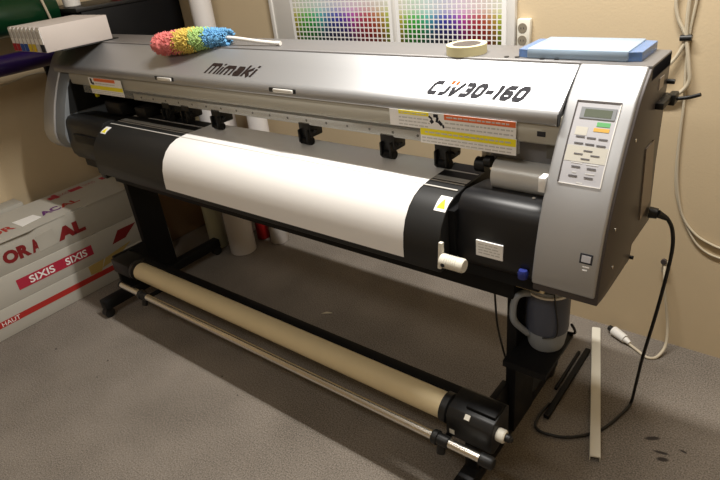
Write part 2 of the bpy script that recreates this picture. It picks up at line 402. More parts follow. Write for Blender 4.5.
# black sheets added to darken the hollow at the left end, tag and bracket inside
MB().box(.136, .75, .285, .299, .86, 1.12).build('inner_back_plate', MT['black'], P)
MB().prism([(.075,.94),(.285,.94),(.285,1.115),(.150,1.115),(.105,1.05)], .130, .136).build('hollow_dark', MT['black'], P)
MB().box(.136, .75, .270, .284, .87, .93).build('inner_back_plate', MT['blackmat'], P)
for a in ((.30, .42, .16, .26, .93, .99, .01), (.50, .58, .18, .26, .93, .975, .008)): MB().box(*a).build('cap_station', MT['black'], P)
MB().box(.165, .180, .20, .215, .985, 1.04, .002).build('yellow_tag', MT['yellow'], P)
# right station: grey rounded cover and panel
MB().cyl((2.192,.168,.958), (2.362,.168,.958), .041, 40).build('station_cover', MT['station'], P)
MB().box(2.17, 2.362, .17, .30, .985, 1.07, .004).build('station_panel', MT['grey'], P)
MB().box(2.325, 2.358, .15, .18, 1.02, 1.062, .003).build('station_switch', MT['alud'], P)
MB().box(2.31, 2.33, .1265, .1285, 1.082, 1.094, .0005).build('cover_mark', MT['ink'], P)
MB().box(2.345, 2.3605, .06, .09, .975, 1.01, .001).build('side_label', MT['label'], P)
# pinch rollers
def pinch(x, y, wide=.052):
    a = MB().box(x-.5*wide, x+.5*wide, y-.032, y+.03, .955, 1.008, .006).box(x-.4*wide, x-.25*wide, y-.045, y-.02, .94, .985, .004).box(x+.25*wide, x+.4*wide, y-.045, y-.02, .94, .985, .004).build('pinch_roller', MT['black'], P)
    MB().cyl((x-.42*wide, y-.025, .944), (x+.42*wide, y-.025, .944), .0135, 18).build('roller', MT['blackmat'], a)
    MB().tube([(x+.4*wide, y-.02, .982), (x+.75*wide, y-.028, .978), (x+1.0*wide, y-.03, .988)], .0035, 8).build('lever', MT['black'], a)
for x, y in ((.72,.225),(.85,.225),(1.035,.225),(1.49,.225),(1.825,.225),(2.015,.222)): pinch(x, y)
ph = MB().box(2.135, 2.15, .19, .24, .96, 1.0, .003).build('roller_bracket', MT['alu'], P)
MB().cyl((2.125,.185,.965), (2.155,.185,.965), .020, 24).build('round_knob', MT['black'], ph)
MB().cyl((2.168,.150,.992), (2.185,.150,.992), .015, 24).build('round_knob', MT['black'], ph)
# paper clamp lever with white grip at the end of the platen
gl = MB().hexa([(2.136,-.050,.768),(2.136,-.034,.768),(2.136,-.032,.838),(2.136,-.042,.838)], (.010,0,0)).build('clamp_lever', MT['ivory'], P)
gp = MB(); gp.lathe([(.0,0),(.0175,.001),(.0185,.004)]+[q for i in range(6) for q in ((.0185,.016+i*.006),(.0172,.0175+i*.006),(.0172,.0195+i*.006),(.0185,.021+i*.006))]+[(.0185,.062),(.016,.066),(0,.066)][:2], (2.146,-.047,.794), (1,0,0), 28)
gp.build('grip', MT['ivory'], gl)
MB().cyl((2.160,-.0652,.792),(2.160,-.0662,.792), .0055, 14).build('grip_hole', MT['ink'], gl)
# small square warning stickers on the platen ends
for x, s_ in ((.415,-1),): MB().box(x-.02, x+.02, .0, .06, .70, .74, .004).build('lower_bracket', MT['black'], P)
# skins that follow a (y, z) curve: control panel, stickers
def along(curve, s):
    for (y0, z0), (y1, z1) in zip(curve, curve[1:]):
        L = math.hypot(y1-y0, z1-z0)
        if s <= L or (y1, z1) == curve[-1]:
            t = Vector((0, (y1-y0)/L, (z1-z0)/L)); n = Vector((0, t.z, -t.y))
            return Vector((0, y0+t.y*s, z0+t.z*s)), n
        s -= L
def capskin(x0, x1, s0, s1, lift, thick, n=10, curve=None, xt=None):
    b = MB(); A = []; Bv = []; xt = xt or (x0, x1)
    for i in range(n+1):
        s = s0+(s1-s0)*i/n; p, nn = along(curve or CAP, s); k = i/n
        xa, xb = xt[0]+(x0-xt[0])*k, xt[1]+(x1-xt[1])*k
        A.append([Vector((xa,0,0))+p+nn*lift, Vector((xb,0,0))+p+nn*lift]); Bv.append([Vector((xa,0,0))+p+nn*(lift-thick), Vector((xb,0,0))+p+nn*(lift-thick)])
    va = [[b.bm.verts.new(p) for p in r_] for r_ in A]; vb = [[b.bm.verts.new(p) for p in r_] for r_ in Bv]
    for i in range(n):
        b.bm.faces.new((va[i][0], va[i+1][0], va[i+1][1], va[i][1])); b.bm.faces.new((vb[i][0], vb[i][1], vb[i+1][1], vb[i+1][0]))
        b.bm.faces.new((va[i][0], vb[i][0], vb[i+1][0], va[i+1][0])); b.bm.faces.new((va[i][1], va[i+1][1], vb[i+1][1], vb[i][1]))
    b.bm.faces.new((va[0][0], va[0][1], vb[0][1], vb[0][0])); b.bm.faces.new((va[n][0], vb[n][0], vb[n][1], va[n][1]))
    return b
PC = PL[2:]
s1 = capskin(2.094, 2.128, .050, .098, .0014, .002, 8, PC).build('hazard_sticker', MT['label'], plat)
capskin(2.099, 2.123, .060, .090, .0018, .001, 8, PC, (2.110, 2.112)).build('yellow_triangle', MT['yellow'], s1)
s2 = capskin(.470, .506, .045, .085, .0014, .002, 8, PC).build('hazard_sticker', MT['label'], plat)
capskin(.474, .502, .052, .080, .0018, .001, 8, PC, (.487, .489)).build('yellow_triangle', MT['yellow'], s2)
# control panel on the right end cover
px0, px1, ps0, ps1 = 2.388, 2.478, .100, .281
pan = capskin(px0, px1, ps0, ps1, .0012, .006, 14).build('control_panel', MT['panel'], cap_r)
for a in ((px0-.003, px0, ps0-.003, ps1), (px0-.003, px1+.002, ps0-.004, ps0)): capskin(*a, .0022, .008, 12).build('panel_rim_shading', MT['dark'], pan)  # dark left and top rims paint the shade of a recess
for a in ((px1, px1+.002, ps0, ps1), (px0, px1+.002, ps1, ps1+.002)): capskin(*a, .0026, .008, 12).build('panel_rim_shading', MT['white'], pan)  # white right and bottom rims paint its lit edges
lcdf = capskin(2.399, 2.474, .111, .136, .0030, .004, 4).build('display_bezel', MT['lcdframe'], pan)
capskin(2.408, 2.466, .115, .1325, .0034, .003, 3).build('display', MT['lcd'], lcdf)
capskin(2.440, 2.468, .142, .1515, .0020, .002, 3).build('green_label', MT['green'], pan)
capskin(2.436, 2.469, .155, .163, .0020, .002, 3).build('amber_label', MT['amber'], pan)
capskin(px0+.001, px1-.001, .197, .232, .0017, .002, 5).build('cream_band', MT['panelband'], pan)
capskin(2.398, 2.424, .155, .1735, .0017, .002, 3).build('cream_band', MT['panelband'], pan)
for x, s in [(2.412,.1765),(2.436,.1775),(2.461,.1785),(2.412,.191),(2.436,.1915),(2.460,.1925),(2.436,.2065),(2.417,.2145),(2.453,.2155),(2.434,.2245),
             (2.418,.2425),(2.452,.2435),(2.416,.263),(2.450,.2635)]:
    capskin(x-.0095, x+.0095, s-.0013, s+.0016, .0026, .003, 2).build('button', MT['button'], pan)
tx = MB()
capskin(2.427, 2.440, .276, .2785, .0018, .001, 2).build('small_print', MT['greytext'], pan)
for x, s, wd in ((2.418,.2345,.012),(2.452,.2355,.013),(2.417,.2555,.004),(2.451,.2555,.010)):
    capskin(x-wd, x+wd, s-.001, s+.001, .0019, .001, 2).build('small_print', MT['greytext'], pan)
em = capskin(2.465, 2.493, .4285, .452, .0010, .002, 2).build('square_mark', MT['ink'], cap_r)
capskin(2.469, 2.489, .4325, .448, .0016, .002, 2).build('mark_centre', MT['panel'], em)
capskin(2.473, 2.488, .458, .4605, .0010, .001, 2).build('small_print', MT['label'], cap_r)
capskin(2.474, 2.484, .466, .4685, .0010, .001, 2).build('small_print', MT['label'], cap_r)
# right side: lever, lighter brown patch, label, screws
MB().hexa([(2.514,.268,1.03),(2.514,.335,1.03),(2.514,.385,.85),(2.514,.300,.83)], (.003,0,0)).build('side_plate', MT['side'], P)  # slightly lighter brown patch on the dark side
MB().box(2.514, 2.516, .312, .348, 1.155, 1.182).build('side_label', MT['core'], P)
lv = MB().box(2.512, 2.532, .305, .40, 1.112, 1.128, .003).box(2.522, 2.540, .375, .415, 1.103, 1.129, .003).build('side_lever', MT['black'], P)
MB().tube([(2.536,.398,1.114),(2.565,.398,1.120),(2.588,.395,1.129)], .0045, 10).build('lever_bar', MT['black'], lv)
for y, z in ((.165,1.085),(.10,.80),(.085,.905)): MB().cyl((2.513, y, z), (2.5165, y, z), .004, 12).build('side_screw', MT['chrome'], P)
MB().cyl((2.514,.395,1.155),(2.53,.395,1.155), .006, 12).build('side_knob', MT['black'], P)
MB().cyl((2.51,.262,.742),(2.522,.262,.742), .005, 12).build('side_knob', MT['black'], P)
# ---- stand
MB().box(.16, 2.36, .06, .24, .700, .742, .004).build('body_tray', MT['blackmat'], P)
MB().box(.2775, 2.27, .112, .20, .617, .705, .004).build('cross_beam', MT['blackmat'], P)
for x in (.2775, 2.238):
    MB().box(x, x+.032, .142, .285, .09, .735, .003).build('leg', MT['blackmat'], P)
for x, lab in ((.262, None), (2.20, None)):
    ft = MB().box(x, x+.052, -.15, .565, .045, .095, .006).build('foot', MT['blackmat'], P)
    for y in (-.135, .545):
        cs = MB().cyl((x+.026, y, .045), (x+.026, y, .06), .012, 16); cs.build('caster_stem', MT['black'], ft)
        MB().cyl((x+.010, y, .025), (x+.042, y, .025), .025, 24).build('caster', MT['black'], ft)
# ---- take-up unit
MB().box(.31, 2.245, .028, .066, .236, .276, .003).build('take_up_beam', MT['blackmat'], P)
for x in (.285, 2.225): MB().box(x, x+.022, -.03, .15, .09, .285, .004).build('take_up_bracket', MT['blackmat'], P)
fl = MB().lathe([(.0,0),(.030,.002),(.047,.03),(.047,.045),(.036,.05),(.036,.07)], (.440,-.014,.255), (1,0,0), 30).build('tube_holder', MT['black'], P)
MB().box(.307, .452, -.05, .05, .215, .285, .006).build('take_up_bracket', MT['black'], P)
mo = MB().prism([(-.066,.205),(-.066,.280),(-.048,.303),(.030,.312),(.046,.300),(.046,.195),(-.05,.190)], 2.150, 2.296, .004, 2, .5).build('take_up_motor', MT['black'], P)
MB().box(2.20, 2.292, -.035, .02, .303, .316, .004).build('motor_top', MT['blackmat'], mo)
MB().lathe([(0,0),(.047,.001),(.047,.022),(.036,.03)], (2.118,-.014,.255), (1,0,0), 30).build('tube_holder', MT['black'], mo)
MB().box(2.208, 2.224, -.060, -.046, .284, .300, rot=Matrix.Rotation(-.9, 3, 'X')).build('white_mark', MT['ivory'], mo)
MB().box(2.162, 2.178, -.0675, -.065, .216, .232).build('white_mark', MT['ivory'], mo)
kn = MB().lathe([(0,0),(.019,.001),(.020,.006),(.020,.022),(.017,.026)], (2.296,-.03,.255), (1,0,0), 28).build('motor_knob', MT['ivory'], mo)
MB().lathe([(0,0),(.012,.0),(.012,.012),(.006,.02)], (2.322,-.03,.255), (1,0,0), 20).build('knob_tip', MT['blackgloss'], kn)
RY, RZ = -.10, .213
rod = MB().cyl((.448,RY,RZ), (2.285,RY,RZ), .0140, 28).build('guide_rod', MT['chrome'], P)
for x in (.60, 2.125):
    MB().lathe([(0,0),(.019,0),(.022,.004),(.022,.018),(.018,.02),(.018,.05),(.015,.055)], (x,RY,RZ), (1,0,0), 24).build('rod_collar', MT['black'], rod)
    MB().cyl((x+.03,RY,RZ-.018), (x+.03,RY-.01,RZ-.045), .013, 16).build('collar_screw', MT['black'], rod)
    MB().tube([(x+.03,RY,RZ-.012),(x+.03,-.06,.196),(x+.03,.01,.196),(x+.03,.045,.222)], .010, 12).build('rod_arm', MT['blackmat'], P)
MB().lathe([(0,0),(.019,0),(.019,.034),(.015,.04)], (2.28,RY,RZ), (1,0,0), 24).build('rod_end', MT['black'], rod)
MB().lathe([(.0,-.006),(.0155,-.006),(.0155,.004)], (.446,RY,RZ), (1,0,0), 20).build('rod_end', MT['black'], rod)
MB().box(2.205, 2.245, -.058, -.02, .095, .19, .005).build('rod_support', MT['blackmat'], P)
# ---- waste bottle shelf on the right leg
sh = MB().box(2.2725, 2.388, .072, .275, .424, .436, .002).box(2.262, 2.388, .069, .073, .414, .435).box(2.262, 2.2722, .072, .140, .424, .435).build('bottle_shelf', MT['blackmat'], P)
MB().tube([(2.33,.277,.432),(2.385,.274,.440),(2.396,.255,.468),(2.392,.235,.50)], .004, 8).build('shelf_strap', MT['black'], P)
MB().hexa([(2.295,.070,.694),(2.368,.070,.694),(2.368,.070,.712),(2.295,.070,.712)], (0,.03,.0)).build('drain_bracket', MT['card'], P)
MB().lathe([(0,0),(.012,0),(.013,.014),(.010,.022)], (2.332,.024,.758), (0,0,1), 20).build('drain_plug', MT['blue'], P)
# ---- cartridge tray on the roof, left rear
MB().box(.008, .302, .06, .318, 1.2262, 1.2302).build('cartridge_tray', MT['black'], P)
MB().box(.05, .26, .262, .318, 1.2262, 1.2300).build('tray_mount', MT['black'], P)
for i in range(9): MB().box(.004+i*.0362, .0075+i*.0362, .0, .29, 1.2303, 1.262).build('tray_rib', MT['black'], P)

# ------------------------------------------------------------------ ink cartridges
def cartridge(i, band, desc):
    x0 = .012 + i*.0362; x1 = x0+(.0275 if i < 7 else .034)
    t = thing('ink_cartridge', ((x0+x1)/2, .15, 1.2302), desc, 'ink cartridge', 'ink cartridges in the rear holder')
    MB().box(x0, x1, -.006, .292, 1.2302, 1.329, .0025).build('body', MT['cartridge'], t)
    MB().box(x0+.002, x1-.002, -.0075, -.0055, 1.262, 1.325).build('front_label', MT['label'], t)
    MB().box(x0+.001, x1-.001, -.0085, -.0055, 1.233, 1.263).build('colour_band', band, t)
    MB().box(x0+.006, x1-.006, -.009, -.0055, 1.285, 1.312).build('printed_mark', MT['greytext'], t)
cm = [MT['magenta'], MT['magenta'], MT['cyan'], MT['cyan'], MT['cyel'], MT['cyel'], MT['greytext'], MT['ink']]
ct = ['red banded white ink cartridge at the far left of the rack', 'red banded white ink cartridge next to a blue banded one', 'blue banded white ink cartridge next to a red banded one',
      'blue banded white ink cartridge next to a yellow banded one', 'yellow banded white ink cartridge next to a blue banded one', 'yellow banded white ink cartridge next to a grey banded one',
      'grey banded white ink cartridge second from the right of the rack', 'black banded white ink cartridge with its long side fully showing']
for i in range(8): cartridge(i, cm[i], ct[i])

# ------------------------------------------------------------------ media and tube
pp = [(.285,.84),(.270,.905),(.256,.926),(.245,.9305),(.10,.9305),(.060,.9265),(.030,.9155),(.004,.8965),(-.018,.8675),(-.0305,.833),(-.0355,.795),(-.036,.762)]
tag(MB().sheetx(pp, .948, 2.022, -.0008).build('vinyl_sheet', MT['paper'], sharp=1.2), 'blank white glossy vinyl sheet fed over the black platen', 'vinyl sheet')
tb = MB(); segs = 48
tb.lathe([(.033,0),(.0415,0),(.0415,1.615),(.033,1.615)], (.502,-.014,.255), (1,0,0), segs)
tag(tb.build('cardboard_tube', MT['card']), 'long bare brown cardboard tube on the take-up unit', 'cardboard tube')

# ------------------------------------------------------------------ waste jug
J = thing('waste_ink_jug', (2.334, .200, .4365), 'grey translucent plastic jug with handle under the right end of printer', 'jug')
MB().lathe([(0,0),(.047,.002),(.051,.012),(.0565,.05),(.0575,.08),(.0575,.196),(.055,.204),(.035,.204)], (2.334,.200,.4367), (0,0,1), 40).build('jug_body', MT['jug'], J)
MB().lathe([(0,0),(.0585,0),(.0592,.006),(.0592,.120),(.0585,.124)], (2.334,.200,.500), (0,0,1), 40).build('blue_grey_sleeve', MT['jugin'], J)['label'] = 'dark blue grey band around the jug'
MB().tube([(2.300,.158,.622),(2.284,.138,.628),(2.273,.123,.620),(2.268,.116,.585),(2.272,.121,.54),(2.298,.154,.488)], .0095, 12).build('jug_handle', MT['jug'], J)
MB().lathe([(.0585,0),(.0612,.001),(.0612,.007),(.0575,.008)], (2.334,.200,.6245), (0,0,1), 40).build('white_ring', MT['white'], J)
MB().tube([(2.368,.149,.645),(2.374,.150,.60),(2.380,.156,.54),(2.376,.152,.505),(2.345,.139,.499)], .0022, 8).build('strap', MT['cableb'], J)

# ------------------------------------------------------------------ feather duster
D = thing('feather_duster', (1.0, .2, 1.2275), 'rainbow feather duster with white handle lying on the printer lid', 'feather duster')
cpts = [Vector(p) for p in [(.785,.180,1.236),(.925,.205,1.248),(.985,.225,1.254),(1.045,.248,1.256),(1.105,.268,1.254)]]
def feather(name, t0, t1, r0, r1, m):
    b = MB(); rr = random.Random(name)
    def at(t):
        k = min(int(t*4), 3); return cpts[k].lerp(cpts[k+1], t*4-k)
    n = 14; seg = 22; rings = []
    for i in range(n+1):
        t = t0+(t1-t0)*i/n; p = at(t); r_ = r0+(r1-r0)*i/n
        e = min(i, n-i)/n; r_ *= (.80+.2*min(1, e*5))
        if t0 == 0: r_ *= min(1, .35+ i/5)
        ring = []
        for k in range(seg):
            a = 2*math.pi*k/seg; q = r_*(1+rr.uniform(-.16, .16))
            ring.append(b.bm.verts.new(p + Vector((-.25*math.sin(a)*0, math.cos(a)*q, math.sin(a)*q*.8)) + Vector((rr.uniform(-.006, .006), 0, 0))))
        rings.append(ring)
    for A, Bq in zip(rings, rings[1:]):
        for k in range(seg): b.bm.faces.new((A[k], A[(k+1) % seg], Bq[(k+1) % seg], Bq[k]))
    b.bm.faces.new(rings[0][::-1]); b.bm.faces.new(rings[-1])
    # wisps
    for _ in range(900):
        t = rr.uniform(t0, t1); p = at(t); a = rr.uniform(0, 2*math.pi); r_ = r0+(r1-r0)*(t-t0)/(t1-t0)
        if t0 == 0: r_ *= min(1, .45 + (t-t0)/(t1-t0)*2)
        d = Vector((rr.uniform(-.6, .6), math.cos(a), math.sin(a)*.85)).normalized()
        s0 = p + d*r_*.7; s1 = p + d*r_*rr.uniform(.98, 1.12)
        b.cyl(s0, s1, .0042, 4, .0012)
    return b.build(name, m, D, sharp=3)
feather('red_feathers', 0, .24, .040, .042, MT['fred']); feather('yellow_feathers', .20, .46, .042, .042, MT['fyel'])
feather('green_feathers', .44, .68, .040, .036, MT['fgrn']); feather('blue_feathers', .66, 1., .036, .030, MT['fblu'])
MB().tube([(1.09,.266,1.254),(1.15,.272,1.250),(1.25,.278,1.241),(1.325,.286,1.2355)], .0065, 12).build('handle', MT['white'], D)
MB().cyl((1.325,.286,1.2355),(1.345,.288,1.2350), .0075, 14).build('handle_end', MT['white'], D)

# ------------------------------------------------------------------ masking tape, case
T = thing('masking_tape_roll', (2.042, .288, 1.2268), 'cream roll of masking tape lying flat on the printer top', 'tape roll')
tr = MB(); o = Vector((2.042,.288,1.2268)); seg = 44; R1, R0, H = .053, .040, .024
rings = [[tr.bm.verts.new(o+Vector((rd*math.cos(2*math.pi*k/seg), rd*math.sin(2*math.pi*k/seg), h))) for k in range(seg)] for rd, h in ((R0,0),(R1,0),(R1,H),(R0,H))]
for a in range(4):
    A, Bq = rings[a], rings[(a+1) % 4]
    for k in range(seg): tr.bm.faces.new((A[k], A[(k+1) % seg], Bq[(k+1) % seg], Bq[k]))
tr.build('tape', MT['masking'], T)
tr = MB(); rings = [[tr.bm.verts.new(o+Vector((rd*math.cos(2*math.pi*k/seg), rd*math.sin(2*math.pi*k/seg), h))) for k in range(seg)] for rd, h in ((.0375,0),(.0398,0),(.0398,H),(.0375,H))]
for a in range(4):
    A, Bq = rings[a], rings[(a+1) % 4]
    for k in range(seg): tr.bm.faces.new((A[k], A[(k+1) % seg], Bq[(k+1) % seg], Bq[k]))
tr.build('core', MT['core'], T)

K = thing('plastic_case', (2.34, .36, 1.2268), 'flat clear light blue plastic case of sheets on the printer top', 'plastic case')
MB().box(2.235, 2.435, .265, .395, 1.229, 1.248, .002).build('sheets', MT['casesheet'], K)
MB().box(2.222, 2.456, .258, .402, 1.2272, 1.2505, .004).build('sleeve', MT['case'], K)
MB().hexa([(2.456,.262,1.2275),(2.456,.398,1.2275),(2.482,.393,1.2275),(2.482,.270,1.2275)], (0,0,.0195)).build('end_flap', MT['caseb'], K)
MB().hexa([(2.198,.268,1.2275),(2.198,.393,1.2275),(2.222,.398,1.2275),(2.222,.262,1.2275)], (0,0,.0185)).build('end_flap', MT['caseb'], K)

# ------------------------------------------------------------------ white cartons against the left wall
def carton(name, x0, x1, y0, y1, z0, z1, label, m=MT['box'], origin=None):
    t = thing(name, ((x0+x1)/2, (y0+y1)/2, z0), label, 'carton')
    b = MB().box(x0, x1, y0, y1, z0, z1, .003).build('carton_body', m, t)
    return t, b
gc = 'long white cartons stacked by the left wall'
X0 = 0.0
B1, b1 = carton('carton', -.335, X0, -.88, .46, .001, .148, 'long white carton with HAUT on a red stripe, bottom of stack'); B1['group'] = gc
MB().box(X0, X0+.0008, -.878, .20, .062, .092).build('red_stripe', MT['red'], B1)
lettering('HAUT', MT['label'], (X0+.001, -.505, .066), (0, .085, 0), (0, 0, .022), B1, bold=.0)
MB().box(X0, X0+.0008, .20, .30, .062, .092).build('red_stripe', MT['redp'], B1)
MB().hexa([(X0,-.04,.098),(X0,.02,.090),(X0,.05,.150),(X0,-.04,.146)], (.0012,0,0)).hexa([(X0,.03,.105),(X0,.12,.118),(X0,.22,.175),(X0,.06,.150)], (.0012,0,0)).build('brown_tape', MT['tape'], B1)
B2, b2 = carton('carton', -.335, X0-.002, -.86, .44, .1485, .297, 'long white carton with a pink SIXIS band, middle of stack'); B2['group'] = gc
xf = X0-.002
MB().box(xf, xf+.0008, -.375, .012, .198, .252).build('crimson_band', MT['redp'], B2)
lettering('SIXIS', MT['label'], (xf+.0008, -.318, .206), (0, .125, 0), (0, 0, .038), B2, bold=.02)
lettering('SIXIS', MT['label'], (xf+.0008, -.135, .206), (0, .115, 0), (0, 0, .038), B2, bold=.02)
MB().hexa([(xf,.12,.20),(xf,.20,.205),(xf,.28,.262),(xf,.17,.262)], (.001,0,0)).build('dark_print', MT['darkred'], B2)
B3, b3 = carton('carton', -.345, X0-.006, -.84, .43, .2975, .452, 'long white carton with large red ORACAL lettering, top of stack', MT['boxd']); B3['group'] = gc
xf = X0-.006
lettering('OR', MT['darkred'], (xf+.0006, -.385, .338), (0, .125, 0), (0, 0, .066), B3, bold=.06)
lettering('A', MT['darkred'], (xf+.0006, -.255, .338), (0, .045, 0), (0, 0, .066), B3, bold=.06)
lettering('C', MT['greytext'], (xf+.0006, -.20, .340), (0, .055, 0), (0, 0, .062), B3, bold=.02)
lettering('AL', MT['darkred'], (xf+.0006, -.125, .338), (0, .145, 0), (0, 0, .066), B3, bold=.07)
MB().hexa([(xf,-.225,.332),(xf,-.13,.336),(xf,-.135,.418),(xf,-.22,.412)], (.0014,0,0)).build('peeled_paper', MT['boxd'], B3)
# overlapping lid flap of the top carton, its front edge a little torn
fe = [(-.84,.004),(-.42,.006),(-.36,.012),(-.24,.014),(-.20,.004),(-.06,.002),(-.02,-.012),(.04,-.012),(.06,.004),(.26,.004),(.30,-.004),(.43,.0)]
fb = MB(); top = []; 
vt = [fb.bm.verts.new((xf+dx, y, .4575)) for y, dx in fe] + [fb.bm.verts.new((-.345, .43, .4575)), fb.bm.verts.new((-.345, -.84, .4575))]
vb = [fb.bm.verts.new((v.co.x, v.co.y, .4525)) for v in vt]
fb.bm.faces.new(vt); fb.bm.faces.new(vb[::-1])
for i in range(len(vt)): j = (i+1) % len(vt); fb.bm.faces.new((vt[i], vb[i], vb[j], vt[j]))
flap = fb.build('lid_flap', MT['box'], B3)
zt = .4578
MB().box(-.325, -.255, .03, .052, zt, zt+.0006).build('red_mark', MT['redp'], flap)
for y0, y1, m_ in ((-.0, .03, 'redp'), (.115, .185, 'redp'), (.30, .345, 'redp')): MB().box(-.305, -.262, y0, y1, zt, zt+.0006).build('red_mark', MT[m_], flap)
for y0 in (.045, .20): lettering('SIXIS', MT['redp'], (-.268, y0, zt), (0, .065, 0), (-.032, 0, 0), flap, bold=-.01)
lettering('OR', MT['red'], (-.085, -.375, zt), (0, .12, 0), (-.065, 0, 0), flap, bold=.03)
lettering('AC', MT['violet'], (-.095, -.12, zt), (0, .10, 0), (-.062, 0, 0), flap, bold=.04)
lettering('AL', MT['red'], (-.095, -.02, zt), (0, .10, 0), (-.055, 0, 0), flap, bold=.03)
MB().hexa([(-.07,-.235,zt),(-.09,-.13,zt),(-.16,-.14,zt),(-.17,-.24,zt)], (0,0,.002)).build('peeled_paper', MT['label'], flap)
tc_, tb_ = carton('slim_carton', -.455, -.352, -.88, -.10, .001, .475, 'slim pale carton standing upright between the stack and left wall', MT['boxd'])
bc, bb_ = carton('cardboard_box', -.45, -.095, .50, .92, .001, .55, 'plain brown cardboard box in the corner behind the left leg', MT['brown'])
MB().box(-.29, -.25, .499, .921, .549, .5515).build('tape_strip', MT['tape'], bc)

# ------------------------------------------------------------------ rolls standing behind the printer
def roll(x, y, r_, h, m, label, cat='roll'):
    b = MB().lathe([(r_*.55,.002),(r_-.002,.0),(r_,.003),(r_,h-.003),(r_-.002,h),(r_*.55,h-.002)], (x, y, .001), (0,0,1), 36)
    return tag(b.build('standing_roll', m), label, cat, 'rolls standing behind the printer')
roll(.215, .625, .050, .78, MT['tubeg'], 'pale greenish roll standing on the floor behind the printer, nearest the left leg')
roll(.392, .655, .073, .95, MT['tubew'], 'thickest white roll standing on the floor behind the printer')
roll(.385, .82, .036, .62, MT['tuber'], 'thin red roll standing between two white rolls')
roll(.505, .838, .052, .95, MT['tubew'], 'white roll standing on the floor to the right of the red roll')
roll(.215, .86, .055, 1.75, MT['tubew'], 'tall white roll rising behind the blue end of the duster')

# ------------------------------------------------------------------ film rolls on the left wall rack, cabinet
RK = thing('wall_rack', (-.44, -.1, 1.0), 'black wall rack holding the film rolls by the left wall', 'rack')
for y in (-.62, .30):
    MB().box(-.459, -.435, y-.015, y+.015, 1.0, 1.75, .002).build('upright', MT['blackmat'], RK)
    MB().box(-.436, -.19, y-.012, y+.012, 1.082, 1.102, .002).build('arm', MT['blackmat'], RK)
    MB().box(-.436, -.17, y-.012, y+.012, 1.238, 1.258, .002).build('arm', MT['blackmat'], RK)
def film(x, z, r_, y0, y1, m, label):
    b = MB().lathe([(r_*.5,0),(r_-.002,0),(r_,.003),(r_,y1-y0-.003),(r_-.002,y1-y0),(r_*.5,y1-y0)], (x, y0, z), (0,1,0), 36)
    return tag(b.build('film_roll', m), label, 'film roll', 'film rolls on the wall rack')
film(-.25, 1.1485, .046, -.95, .345, MT['rollpurple'], 'dark purple film roll on the wall rack below the green one')
film(-.295, 1.3535, .095, -.95, .345, MT['rollgreen'], 'dark green film roll on the wall rack above the purple one')
tag(MB().tube([(-.215,.262,1.50),(-.196,.268,1.42),(-.191,.275,1.36),(-.2,.29,1.29),(-.205,.30,1.2585)], .006, 8).build('grey_strap', MT['cablew']), 'grey strap hanging over the green film roll', 'strap')
CB = thing('wall_cabinet', (-.27, .65, 1.03), 'black cabinet on the wall behind the left end of printer', 'cabinet')
MB().box(-.459, -.075, .38, .945, 1.03, 1.328, .003).build('cabinet_body', MT['blackmat'], CB)
MB().box(-.459, -.068, .355, .945, 1.3285, 1.347, .002).build('cabinet_top', MT['black'], CB)
rb = MB()
for i in range(10): rb.box(-.44+i*.037, -.42+i*.037, .374, .381, 1.285, 1.32)
rb.build('vent_ribs', MT['black'], CB)
tag(MB().lathe([(0,0),(.036,0),(.040,.004),(.044,.115),(.041,.115),(.037,.006),(0,.006)], (-.215,.42,1.3475), (0,0,1), 32).build('white_cup', MT['white']), 'white cup standing on top of the black cabinet', 'cup')
tag(MB().box(-.17, -.10, .60, .70, 1.3475, 1.385, .004).build('red_carton', MT['red']), 'small red box on top of the black cabinet', 'box')

# ------------------------------------------------------------------ colour charts on the back wall
BD = thing('chart_board', (1.265, .94, .95), 'white board on the back wall carrying two colour charts', 'board')
tl = Matrix.Rotation(.02, 3, 'Y')
MB().box(.640, 1.885, .932, .9475, .95, 1.80, .003).build('panel', MT['board'], BD)
for x0, x1 in ((.640,.662),(1.855,1.885)): MB().box(x0, x1, .926, .9325, .95, 1.80, .002).build('edge_trim', MT['white'], BD)
MB().box(1.348, 1.366, .9285, .9325, .95, 1.80, .002).build('edge_trim', MT['white'], BD)
def chart(x0, x1, ncol, pit, zbase, label):
    t = thing('colour_chart', ((x0+x1)/2, .93, zbase), label, 'colour chart')
    MB().box(x0-.018, x1+.012, .9295, .932, zbase-.03, 1.72).build('chart_sheet', MT['sheet'], t)
    b = MB(); cl = b.bm.loops.layers.color.new('patch'); px = (x1-x0)/ncol
    for r_ in range(22):
        for c_ in range(ncol):
            u = c_/(ncol-1)
            h = ((58 + 365*(u**.92)) % 360)/360
            k = max(0., min(1., 1-(r_-3)/6.2))                 # rows fade towards white going up
            sat = .04+.86*k**.8; val = .60+.30*(1-k) - .28*k*k*math.exp(-((u-.45)/.22)**2)
            rgb = colorsys.hsv_to_rgb(h, min(1, sat), val)
            lin = tuple((q/12.92 if q <= .04045 else ((q+.055)/1.055)**2.4) for q in rgb)
            xa = x0+c_*px; za = zbase+r_*pit
            n0 = len(b.bm.faces)
            b.box(xa, xa+px*.74, .9288, .9296, za, za+pit*.74)
            b.bm.faces.ensure_lookup_table()
            for f in b.bm.faces[n0:]:
                for lp in f.loops: lp[cl] = (*[q**(1/1.0) for q in lin], 1)
    return b.build('patches', MT['patch'], t)
chart(.795, 1.338, 24, .0212, 1.108-.0212*3, 'colour patch chart on the left half of the white board')
chart(1.385, 1.838, 22, .0186, 1.112-.0186*3, 'colour patch chart on the right half of the white board')

